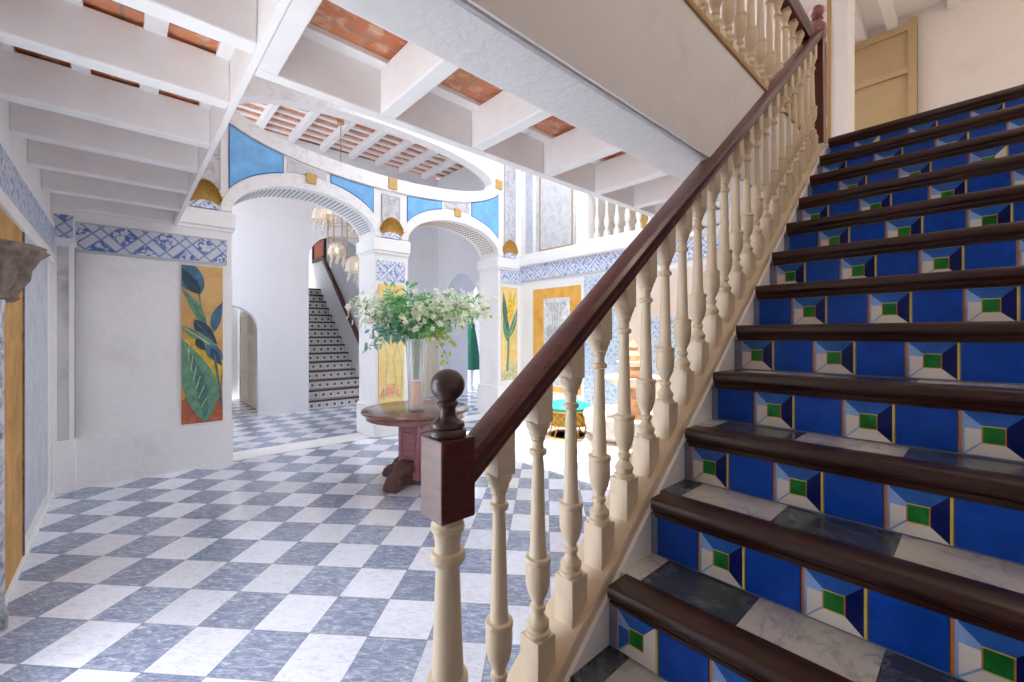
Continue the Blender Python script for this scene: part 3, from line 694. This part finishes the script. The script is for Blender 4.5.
# ------------------------------------------------------------------ murals
def leaf_poly(base, tip, w, bend=0., n=10):
    bx, bz = base; tx, tz = tip; dx, dz = tx-bx, tz-bz; L = sqrt(dx*dx+dz*dz); nx, nz = -dz/L, dx/L
    l, r = [], []
    for i in range(n+1):
        t = i/n; c = (bx+dx*t+nx*bend*4*t*(1-t), bz+dz*t+nz*bend*4*t*(1-t)); h = w*sin(pi*t**.8)*.5
        l.append((c[0]+nx*h, c[1]+nz*h)); r.append((c[0]-nx*h, c[1]-nz*h))
    return l+r[-2:0:-1]
def clampp(p, u0, u1, z0, z1): return [(min(max(a, u0), u1), min(max(b, z0), z1)) for a, b in p]
class Mural:
    def __init__(s, label, u0, u1, z0, z1, plane, d, ground, name='mural', cat='mural'):
        s.a = (u0, u1, z0, z1); s.pl = plane; s.d = d; s.k = 0
        c = ((u0+u1)/2, d, z0) if plane == 'y' else (d, (u0+u1)/2, z0)
        s.root = thing(name, label, cat, c)
        ch(MB().prism([(u0, z0), (u1, z0), (u1, z1), (u0, z1)], plane, d-.014, d).build('painted_ground', ground, None, smooth=False), s.root)
        s.flip = plane == 'x'
    def P(s, pts):       # normalised (left to right, bottom to top) to the wall
        u0, u1, z0, z1 = s.a
        return clampp([((u1-(u1-u0)*a if s.flip else u0+(u1-u0)*a), z0+(z1-z0)*b) for a, b in pts], *s.a)
    def shape(s, name, pts, mat):
        s.k += 1; d = s.d-.0145-.0007*s.k
        return ch(MB().prism(s.P(pts), s.pl, d, s.d-.013).build(name, mat, None, smooth=False), s.root)
    def leaf(s, base, tip, w, mat, bend=0, rib=None, name='painted_leaf'):
        u0, u1, z0, z1 = s.a; ax, az = (u1-u0), (z1-z0)
        pts = leaf_poly((base[0]*ax, base[1]*az), (tip[0]*ax, tip[1]*az), w*ax, bend*ax)
        s.shape(name, [(a/ax, b/az) for a, b in pts], mat)
        if rib:
            pts = leaf_poly((base[0]*ax, base[1]*az), (tip[0]*ax, tip[1]*az), .03*ax, bend*ax)
            s.shape('leaf_rib', [(a/ax, b/az) for a, b in pts], rib)
    def line(s, pts, w, mat, name='painted_stem'):
        u0, u1, z0, z1 = s.a; ax, az = (u1-u0), (z1-z0)
        P = [Vector((a*ax, b*az)) for a, b in pts]; l, r = [], []
        for i, p in enumerate(P):
            t = (P[min(i+1, len(P)-1)]-P[max(i-1, 0)]).normalized(); nn = Vector((-t.y, t.x))*w*ax/2
            l.append(p+nn); r.append(p-nn)
        s.shape(name, [(p.x/ax, p.y/az) for p in l+r[::-1]], mat)
mu = Mural('tall mural of teal tropical leaves on an orange ground, left of the arches', .485, .866, .51, 2.275, 'y', YA, 'gold_ground')
mu.shape('painted_earth', [(0, 0), (1, 0), (1, .13), (.8, .2), (.55, .14), (.3, .12), (.12, .17), (0, .15)], 'm_red')
mu.shape('painted_light', [(.0, .52), (.25, .47), (.6, .35), (.72, .2), (.9, .15), (1, .4), (1, .3), (.8, .5), (.4, .56)], 'm_yellow')
mu.line([(.4, .86), (.46, .72), (.55, .62), (.68, .55)], .045, 'm_green')
mu.leaf((.60, .60), (-.02, .86), .24, 'm_green', -.05, 'm_teal')
mu.leaf((.44, .82), (.12, 1.06), .62, 'm_blue', .10, 'm_teal'); mu.leaf((.44, .82), (.02, .98), .3, 'm_dark', .04)
mu.leaf((.30, .66), (.86, .50), .36, 'm_dark', -.02, 'm_blue')
mu.leaf((.78, .58), (1.0, .78), .26, 'm_blue', .05)
mu.leaf((-.04, .62), (1.12, .40), .26, 'm_green', .05, 'm_pale')
mu.leaf((.36, .54), (.58, .46), .2, 'm_dark', -.03)
mu.leaf((.60, .50), (1.06, .40), .36, 'm_blue', -.05); mu.leaf((.72, .48), (.98, .36), .2, 'm_dark', -.03)
mu.line([(.78, .44), (.86, .32), (.93, .2), (.97, .1)], .05, 'm_blue')
mu.line([(.68, .37), (.7, .3), (.72, .22)], .09, 'm_yellow')
mu.leaf((.56, .0), (-.02, .54), .80, 'm_green', -.14, 'm_pale'); mu.leaf((.56, .02), (.16, .46), .28, 'm_teal', -.10)
for j in range(6): mu.line([(.46-.06*j, .10+.06*j), (.62-.09*j, .17+.065*j)], .02, 'm_pale', 'leaf_vein')
mu.leaf((.7, .1), (.9, .24), .3, 'm_green', .05)
m2 = Mural('narrow yellow mural with pale curving stems on the middle pier, behind the vase', 2.775, 3.185, .50, 2.25, 'y', YA, 'yellow_ground')
m2.shape('painted_fruit', [(.45+.4*cos(t*pi/16), .04+.12*sin(t*pi/16)) for t in range(17)], 'm_peach')
for x0, x1, x2 in ((.2, .34, .18), (.62, .55, .8), (.86, .9, .62)):
    m2.line([(x0, .02), (x0+.06, .18), (x1, .36), (x2+.02, .55), (x2, .78)], .055, 'm_pale')
m2.leaf((.4, .5), (.15, .74), .3, 'm_green', .04); m2.leaf((.5, .5), (.9, .7), .3, 'm_green', -.04)
m2.leaf((.3, .78), (.62, .97), .4, 'm_peach', .03, name='painted_flower')
m3 = Mural('narrow mural of a yellow lily with green leaves on the right pier of the arcade', 5.15, 5.55, .66, 2.39, 'y', YA, 'yellow_ground')
m3.shape('painted_foliage', [(0, 0), (1, 0), (1, .2), (.8, .14), (.6, .2), (.3, .12), (0, .08)], 'm_pale')
m3.line([(.35, .1), (.42, .3), (.44, .5), (.4, .7)], .12, 'm_green')
m3.leaf((.42, .5), (.12, .95), .3, 'm_teal', .05); m3.leaf((.44, .45), (.98, .78), .3, 'm_green', -.06, 'm_pale'); m3.leaf((.42, .4), (.1, .68), .2, 'm_green', .05)
m3.leaf((.44, .6), (.55, .98), .3, 'm_yellow', -.03, name='painted_flower'); m3.leaf((.46, .62), (.85, .95), .2, 'm_yellow', -.03, name='painted_flower')
m4 = Mural('wide orange framed mural of a grey fluted urn on the right wall beside the stool', 4.49, 5.60, .5, 2.335, 'x', UW, 'orange_ground')
m4.shape('painted_field', [(.24, .05), (.79, .05), (.79, .9), (.24, .9)], 'm_ltgrey')
ur = [(.02, .0), (.16, .02), (.16, .06), (.05, .1), (.06, .24), (.16, .40), (.2, .52), (.19, .6), (.09, .66), (.08, .7), (.2, .82), (.22, .86)]
m4.shape('painted_urn', [(.51+a, .06+b*.93) for a, b in ur]+[(.51-a, .06+b*.93) for a, b in reversed(ur)], 'm_grey')
for i in range(-2, 3): m4.line([(.51+i*.045, .63), (.51+i*.06, .74), (.51+i*.075, .86)], .016, 'm_ltgrey', 'painted_flute')
m4.line([(.33, .5), (.4, .42), (.51, .40), (.62, .42), (.69, .5)], .03, 'm_ltgrey', 'painted_swag')

# carved capital and column on the left wall
co = thing('column', 'grey veined marble column with carved brown stone capital at the left wall', 'column', (-.50, 3.38, 0))
ch(MB().lathe([(.08, .0), (.08, .06), (.072, .09), (.068, .12), (.064, 1.6), (.07, 1.68)], c=(-.51, 3.37, 0), seg=28).build('shaft', 'marble_shaft', None), co)
ml = lambda a, z: 1+(.16*abs(cos(3*a))+.05*cos(18*a))*(1 if z < 1.94 else .3)
ch(MB().lathe([(.075, 1.67), (.095, 1.69), (.09, 1.71), (.10, 1.74), (.125, 1.79), (.13, 1.84), (.155, 1.90), (.185, 1.935), (.195, 1.95), (.20, 1.965), (.17, 1.975)], c=(-.51, 3.42, 0), seg=64, mod=ml).build('capital', 'stone_brown', None, angle=50), co)

# ------------------------------------------------------------------ table, vase, bouquet
TX, TY = 2.25, 3.93
tb = thing('round_table', 'round dark wood pedestal table with carved scroll feet on the checkered floor', 'table', (TX, TY, 0))
ch(MB().lathe([(.48, .655), (.497, .66), (.502, .70), (.515, .708), (.535, .716), (.546, .73), (.541, .745), (.528, .75), (.001, .75)], c=(TX, TY, 0), seg=72).build('tabletop', 'table_wood', None), tb)
m = MB().box(-.13, .13, -.13, .13, .10, .66)
for s in (-1, 1):
    for z0, z1 in ((.14, .22), (.26, .52), (.56, .62)):
        m.prism([(-.095, z0), (.095, z0), (.095, z1), (-.095, z1)], 'y', s*.13, s*.142, [[(-.075, z0+.015), (.075, z0+.015), (.075, z1-.015), (-.075, z1-.015)]])
        m.prism([(-.095, z0), (.095, z0), (.095, z1), (-.095, z1)], 'x', s*.13, s*.142, [[(-.075, z0+.015), (.075, z0+.015), (.075, z1-.015), (-.075, z1-.015)]])
m.box(-.17, .17, -.17, .17, .62, .66).box(-.15, .15, -.15, .15, .06, .13)
o = m.build('pedestal', 'rosewood', None, smooth=False, bevel=.004, loc=(TX, TY, 0)); o.rotation_euler = (0, 0, radians(20)); o.parent = tb; o.matrix_parent_inverse = Matrix.Translation(-tb.location)
foot = [(.10, .03), (.10, .24), (.14, .25), (.19, .24), (.235, .21), (.255, .175), (.275, .15), (.31, .14), (.35, .12), (.385, .085), (.41, .04), (.405, 0), (.33, 0), (.30, .02), (.24, .028)]
for k in range(4):
    a = radians(20+90*k)
    m = MB().prism(foot, 'y', -.075, .075)
    for z, x, r in ((.17, .18, .055), (.085, .32, .042)):
        for s in (-1, 1):
            m.add([(x+r*cos(t*pi/8), s*.075, z+r*sin(t*pi/8)) for t in range(16)]+[(x+r*.7*cos(t*pi/8), s*.09, z+r*.7*sin(t*pi/8)) for t in range(16)], [(t, (t+1) % 16, 16+(t+1) % 16, 16+t) for t in range(16)]+[tuple(range(16, 32))])
    o = m.build('foot', 'foot_wood', None, angle=50, bevel=.008, loc=(TX, TY, 0)); o.rotation_euler = (0, 0, a); o.parent = tb; o.matrix_parent_inverse = Matrix.Translation(-tb.location)

VX, VY = 2.21, 3.87
va = thing('vase', 'tall flared cut crystal vase with peach sand in it on the round table', 'vase', (VX, VY, .75))
fl_ = lambda a, z: 1+.035*cos(14*a)
ch(MB().lathe([(.074, .752), (.078, .757), (.072, .775), (.074, .80), (.082, 1.0), (.094, 1.25), (.108, 1.46), (.104, 1.46), (.09, 1.25), (.078, 1.0), (.066, .80), (.001, .795)], c=(VX, VY, 0), seg=56, mod=fl_, cap=False).build('glass_body', 'crystal', None), va)
ch(MB().lathe([(.058, .797), (.063, .80), (.072, 1.015), (.06, 1.025), (.001, 1.03)], c=(VX, VY, 0), seg=32).build('sand_fill', 'sand', None), va)
RT = Vector((.739, -.6737, 0)); FW = Vector((.6737, .739, 0))
rnd = random.Random(11)
def branch(a, b, h, kind, droop=0):
    root_p = Vector((VX+rnd.uniform(-.03, .03), VY+rnd.uniform(-.03, .03), 1.05))
    neck = Vector((VX, VY, 1.47))+RT*a*.08+FW*b*.08
    tip = Vector((VX, VY, 1.47+h))+RT*a+FW*b
    mid = (neck+tip)/2+Vector((0, 0, .10+droop))
    pts = []
    for i in range(13):
        t = i/12
        if t < .3: pts.append(root_p.lerp(neck, t/.3))
        else:
            q = (t-.3)/.7; pts.append(neck*(1-q)**2+mid*2*q*(1-q)+tip*q*q)
    lab = {'w': 'flowering branch with cream white blossoms in the crystal vase', 'g': 'leafy green branch in the crystal vase', 'b': 'blue green eucalyptus like branch in the crystal vase', 'l': 'trailing lime green sprig hanging from the crystal vase'}[kind]
    nm = {'w': 'flower_branch', 'g': 'leaf_branch', 'b': 'leaf_branch', 'l': 'trailing_sprig'}[kind]
    e = thing(nm, lab, 'branch', root_p, {'w': 'blossom branches in the vase', 'g': 'green leaf branches in the vase', 'b': 'blue leaf branches in the vase', 'l': 'lime sprigs in the vase'}[kind])
    ch(MB().tube(pts, [.005-.003*i/12 for i in range(13)], 5).build('stem', 'stem', None), e)
    lm = MB(); bm_ = MB()
    nl = {'w': 26, 'g': 46, 'b': 46, 'l': 24}[kind]
    for i in range(nl):
        q = rnd.uniform(.42, 1.) if kind != 'l' else rnd.uniform(.5, 1)
        p = pts[min(11, int(q*12))].lerp(pts[min(12, int(q*12)+1)], rnd.random())
        d = Vector((rnd.gauss(0, 1), rnd.gauss(0, 1), rnd.gauss(0.1, .8))).normalized()
        if kind == 'l': d = Vector((rnd.gauss(0, .7), rnd.gauss(0, .7), -.6)).normalized()
        L = rnd.uniform(.055, .12) if kind != 'l' else rnd.uniform(.035, .06); W = L*.36 if kind != 'l' else L*.85
        p = p+d*rnd.uniform(0, .05 if kind != 'w' else .08)
        sd = d.cross(Vector((rnd.gauss(0, 1), rnd.gauss(0, 1), 1))).normalized(); up = sd.cross(d)
        vs = [p, p+d*L*.35+sd*W/2+up*.006, p+d*L*.75+sd*W*.4-up*.004, p+d*L-up*.016, p+d*L*.75-sd*W*.4-up*.004, p+d*L*.35-sd*W/2+up*.006, p+d*L*.5-up*.008]
        lm.add(vs, [(0, 1, 6), (1, 2, 6), (2, 3, 6), (3, 4, 6), (4, 5, 6), (5, 0, 6)])
    ch(lm.build('foliage', {'w': 'leaf', 'g': 'leaf', 'b': 'leaf_blue', 'l': 'leaf_lime'}[kind], None, flip=False), e)
    if kind == 'w':
        for i in range(62):
            q = min(1., max(.42, rnd.gauss(.84, .16)))
            p = pts[min(11, int(q*12))].lerp(pts[min(12, int(q*12)+1)], rnd.random())+Vector((rnd.gauss(0, .07), rnd.gauss(0, .07), rnd.gauss(0, .065)))
            d = (p-Vector((VX, VY, 1.5))+Vector((rnd.gauss(0, .3), rnd.gauss(0, .3), rnd.gauss(0.1, .3)))).normalized()
            s1 = d.cross(Vector((0, 0, 1))).normalized(); s2 = s1.cross(d); R = rnd.uniform(.022, .038)
            for k in range(5):
                a0 = 2*pi*k/5; dd = s1*cos(a0)+s2*sin(a0); tt = -s1*sin(a0)+s2*cos(a0)
                bm_.add([p, p+dd*R*.6+tt*R*.45+d*R*.15, p+dd*R*1.1+d*R*.35, p+dd*R*.6-tt*R*.45+d*R*.15], [(0, 1, 2, 3)], 0)
            bm_.add([p+d*R*.25+(s1*cos(t*pi/3)+s2*sin(t*pi/3))*R*.25 for t in range(6)]+[p+d*R*.4], [(t, (t+1) % 6, 6) for t in range(6)], 1)
        ch(bm_.build('blossoms', ['petal', 'petal_core'], None, flip=False, smooth=False), e)
for a, b, h, kd in ((.62, .05, .26, 'w'), (.50, -.12, .36, 'w'), (.38, .1, .44, 'w'), (.42, -.1, .18, 'w'), (.66, .1, .42, 'w'), (.74, 0, .26, 'w'), (.16, -.12, .36, 'w'), (.22, .12, .24, 'w'), (-.62, .0, .34, 'w'), (-.52, -.12, .24, 'w'), (-.40, .1, .40, 'w'), (.05, -.2, .2, 'w'),
                    (-.10, 0, .52, 'g'), (-.22, -.1, .42, 'g'), (-.02, .1, .42, 'g'), (.1, .05, .40, 'g'), (-.2, -.15, .14, 'g'), (.12, -.15, .1, 'g'), (-.30, .1, .52, 'g'), (-.1, -.18, .26, 'g'),
                    (-.34, -.1, .28, 'b'), (-.44, -.05, .10, 'b'), (-.28, -.18, .06, 'b'), (-.36, .06, -.02, 'b')): branch(a, b, h, kd)
branch(.33, -.08, -.22, 'l', .2); branch(.42, -.05, -.10, 'l', .18); branch(-.5, -.05, -.14, 'b', .2)

# ------------------------------------------------------------------ chandelier behind the left arch
CX, CY = 2.81, 7.5
cd = thing('chandelier', 'hanging chandelier of cream glass shades on a thin brass frame behind the left arch', 'chandelier', (CX, CY, 5.2))
ch(MB().tube([(CX, CY, 5.34), (CX, CY, 3.72)], .008, 6).lathe([(.06, 5.17), (.06, 5.2), (.02, 5.22)], c=(CX, CY, 0), seg=16).build('rod', 'frame_brass', None), cd)
fr = MB(); fq = lambda a, b, z: tuple(Vector((CX, CY, z))+RT*a+FW*b)
for a, b in ((-.18, -.1), (.06, -.1), (.06, .14), (-.18, .14), (.30, .0)):
    fr.tube([fq(a, b, 3.72), fq(a, b, 2.85 if a < .2 else 2.95)], .013, 6)
for z in (3.72, 3.42, 3.18): fr.tube([fq(-.18, -.1, z), fq(.06, -.1, z), fq(.30, 0, z), fq(.06, .14, z), fq(-.18, .14, z), fq(-.18, -.1, z)], .007, 6)
ch(fr.build('frame', 'frame_brass', None), cd)
for a, b, z, R in ((-.30, -.05, 3.56, .16), (-.12, -.15, 3.60, .13), (.22, .1, 3.50, .13), (.02, -.2, 2.92, .14), (.30, -.08, 2.68, .18)):
    c = fq(a, b, z)
    sh = ch(MB().lathe([(.02, R*.95), (R*.5, R*.9), (R*.85, R*.6), (R, R*.1), (R*.95, -R*.35), (R*1.02, -R*.55), (R*.98, -R*.55), (R*.9, -R*.3), (R*.8, R*.5), (R*.3, R*.82)], c=c, seg=28, mod=lambda t, z: 1+.06*cos(7*t), cap=False).build('glass_shade', 'shade_glass', None), cd)
    tm = MB()
    for k in range(6):
        t = 2*pi*k/6+.3; x, y = c[0]+R*.8*cos(t), c[1]+R*.8*sin(t); Ln = rnd.uniform(.9, 1.9)*R
        tm.tube([(x, y, c[2]-R*.3), (x+.01, y, c[2]-R*.5-Ln*.4), (x-.012, y+.008, c[2]-R*.5-Ln*.75), (x, y, c[2]-R*.5-Ln)], [.012, .014, .012, .004], 6)
    tm_ = ch(tm.build('glass_tendrils', 'shade_glass', None), cd); par(tm_, sh)
    bl_ = ch(MB().lathe([(.004, -.03), (.026, -.01), (.03, .02), (.016, .05), (.004, .06)], c=c, seg=12).build('bulb', 'bulb', None), cd); par(bl_, sh)

# ------------------------------------------------------------------ fountain and stool
FX, FY = 4.95, 3.08
fo = thing('fountain', 'pale stone tiered fountain with round scalloped basin by the right wall', 'fountain', (FX, FY, 0))
sc = lambda n, k: (lambda a, z: 1+k*abs(cos(n*a/2)))
ch(MB().lathe([(.66, 0), (.66, .07), (.62, .09), (.62, .15), (.60, .17)], c=(FX, FY, 0), seg=64).build('step', 'stone', None), fo)
ch(MB().lathe([(.48, .17), (.56, .24), (.60, .33), (.61, .42), (.63, .46), (.62, .49), (.56, .49), (.53, .42), (.1, .36)], c=(FX, FY, 0), seg=72, mod=sc(16, .035)).build('basin', 'stone', None), fo)
ch(MB().lathe([(.20, .3), (.19, .46), (.13, .52), (.11, .60), (.15, .68), (.12, .76), (.10, .80), (.12, .84)], c=(FX, FY, 0), seg=40, mod=sc(12, .08)).build('pedestal', 'stone_orange', None), fo)
ch(MB().lathe([(.10, .82), (.22, .86), (.33, .91), (.36, .95), (.34, .965), (.28, .94), (.05, .92)], c=(FX, FY, 0), seg=64, mod=sc(14, .06)).build('bowl', 'stone', None), fo)
ch(MB().lathe([(.09, .92), (.12, .98), (.13, 1.04), (.08, 1.08), (.10, 1.10)], c=(FX, FY, 0), seg=40, mod=sc(10, .08)).build('upper_pedestal', 'stone_orange', None), fo)
ch(MB().lathe([(.08, 1.08), (.16, 1.11), (.20, 1.15), (.19, 1.165), (.14, 1.15), (.04, 1.13)], c=(FX, FY, 0), seg=56, mod=sc(12, .06)).build('upper_bowl', 'stone', None), fo)
ch(MB().lathe([(.05, 1.13), (.09, 1.18), (.10, 1.23), (.07, 1.28), (.05, 1.30), (.06, 1.34), (.03, 1.40), (.005, 1.44)], c=(FX, FY, 0), seg=32, mod=sc(8, .1)).build('finial', 'stone_orange', None), fo)

SX, SY = 4.90, 4.14
so = thing('stool', 'round gilt stool of scalloped metalwork with turquoise cushion beside the fountain', 'stool', (SX, SY, 0))
ch(MB().lathe([(.27, .40), (.33, .415), (.335, .45), (.30, .49), (.16, .525), (.001, .535)], c=(SX, SY, 0), seg=40).build('cushion', 'turquoise', None), so)
m = MB()
for r, z in ((.34, .40), (.33, .20)):
    m.tube([(SX+r*cos(t*pi/18), SY+r*sin(t*pi/18), z) for t in range(37)], .012, 6)
for row in range(3):
    z = .385-row*.06
    for k in range(22):
        t0 = 2*pi*(k+.5*row)/22
        m.tube([(SX+.338*cos(t0+.145*(q/6-.0)), SY+.338*sin(t0+.145*(q/6)), z-.055*sin(pi*q/12)-(.0 if q < 6 else 0)) for q in range(0, 13)], .008, 5)
ch(m.build('metalwork', 'brass', None), so)
ch(MB().lathe([(.315, .2), (.322, .39), (.30, .40), (.001, .40)], c=(SX, SY, 0), seg=40, cap=False).build('skirt', 'gold_paint', None), so)
for k in range(10):
    t = 2*pi*k/10; x, y = SX+.31*cos(t), SY+.31*sin(t)
    ch(MB().tube([(x, y, .2), (SX+.26*cos(t), SY+.26*sin(t), .10), (SX+.31*cos(t), SY+.31*sin(t), .02)], .011, 6).build('leg', 'brass', None), so)
ch(MB().lathe([(.35, 0), (.35, .02), (.32, .035), (.27, .03), (.27, 0)], c=(SX, SY, 0), seg=40).build('base_ring', 'frame_brass', None), so)

# green cone beyond the back right arch
gc = thing('topiary_cone', 'tall dark green cone on a white post beyond the right arch', 'topiary', (6.95, 9.3, 0))
ch(MB().lathe([(.10, 0), (.10, .10), (.075, .14), (.075, .5), (.10, .54), (.10, .60)], c=(6.95, 9.3, 0), seg=24).build('post', 'white_paint', None), gc)
ch(MB().lathe([(.30, .58), (.305, .62), (.20, 1.3), (.07, 2.05), (.01, 2.15)], c=(6.95, 9.3, 0), seg=32).build('cone', 'green_cone', None), gc)

# ------------------------------------------------------------------ stair lamp, plus two unseen lamps added to brighten
def ceiling_lamp(x, y, z, power, label, c=(1, .92, .84)):
    e = thing('ceiling_lamp', label, 'lamp', (x, y, z))
    ch(MB().lathe([(.10, 0), (.10, -.02), (.04, -.04)], c=(x, y, z), seg=24).build('ceiling_plate', 'frame_brass', None), e)
    ch(MB().lathe([(.05, -.04), (.12, -.06), (.14, -.11), (.10, -.16), (.01, -.18)], c=(x, y, z), seg=24).build('globe', 'bulb', None), e)
    l = bpy.data.lights.new('lamp_light', 'POINT'); l.energy = power; l.color = c; l.shadow_soft_size = .16
    o = bpy.data.objects.new('lamp_light', l); COL.objects.link(o); o.location = (x, y, z-.38); o.parent = e; o.matrix_parent_inverse = Matrix.Translation(-e.location)
ceiling_lamp(2.2, -.5, HI, 12, 'ceiling lamp above the tiled stairs')
ceiling_lamp(5.0, -.9, 5.08, 9, 'added unseen lamp brightening the upper landing')  # fill lamp added out of view
ceiling_lamp(-.05, -.9, HI, 8, 'added unseen lamp brightening the foot of the tiled stairs')  # fill lamp added behind the camera

sun = bpy.data.lights.new('sun', 'SUN'); sun.energy = 7; sun.angle = radians(.6); sun.color = (1, .95, .88)
so_ = bpy.data.objects.new('sun', sun); COL.objects.link(so_)
so_.rotation_euler = Vector((.10, .02, -1)).to_track_quat('-Z', 'Y').to_euler()
w = bpy.data.worlds.new('sky'); bpy.context.scene.world = w; w.use_nodes = True
bg = w.node_tree.nodes['Background']; bg.inputs[0].default_value = (.83, .89, 1, 1); bg.inputs[1].default_value = 4.5

# ------------------------------------------------------------------ camera
cam = bpy.data.cameras.new('camera'); cam.sensor_width = 36; cam.lens = 428/1024*36; cam.shift_y = -6/1024; cam.clip_start = .02
co_ = bpy.data.objects.new('camera', cam); COL.objects.link(co_); co_.location = (0, 0, 1.5); co_.rotation_euler = (pi/2, 0, radians(-42.35))
S = bpy.context.scene; S.camera = co_
S.view_settings.view_transform = 'Standard'; S.view_settings.look = 'None'; S.view_settings.gamma = 1; S.view_settings.use_curve_mapping = False
S.view_settings.exposure = 0.55
S.cycles.max_bounces = 14; S.cycles.diffuse_bounces = 8; S.cycles.glossy_bounces = 4; S.cycles.transmission_bounces = 8; S.cycles.sample_clamp_indirect = 6
S.cycles.use_denoising = True; S.cycles.caustics_reflective = False; S.cycles.caustics_refractive = False
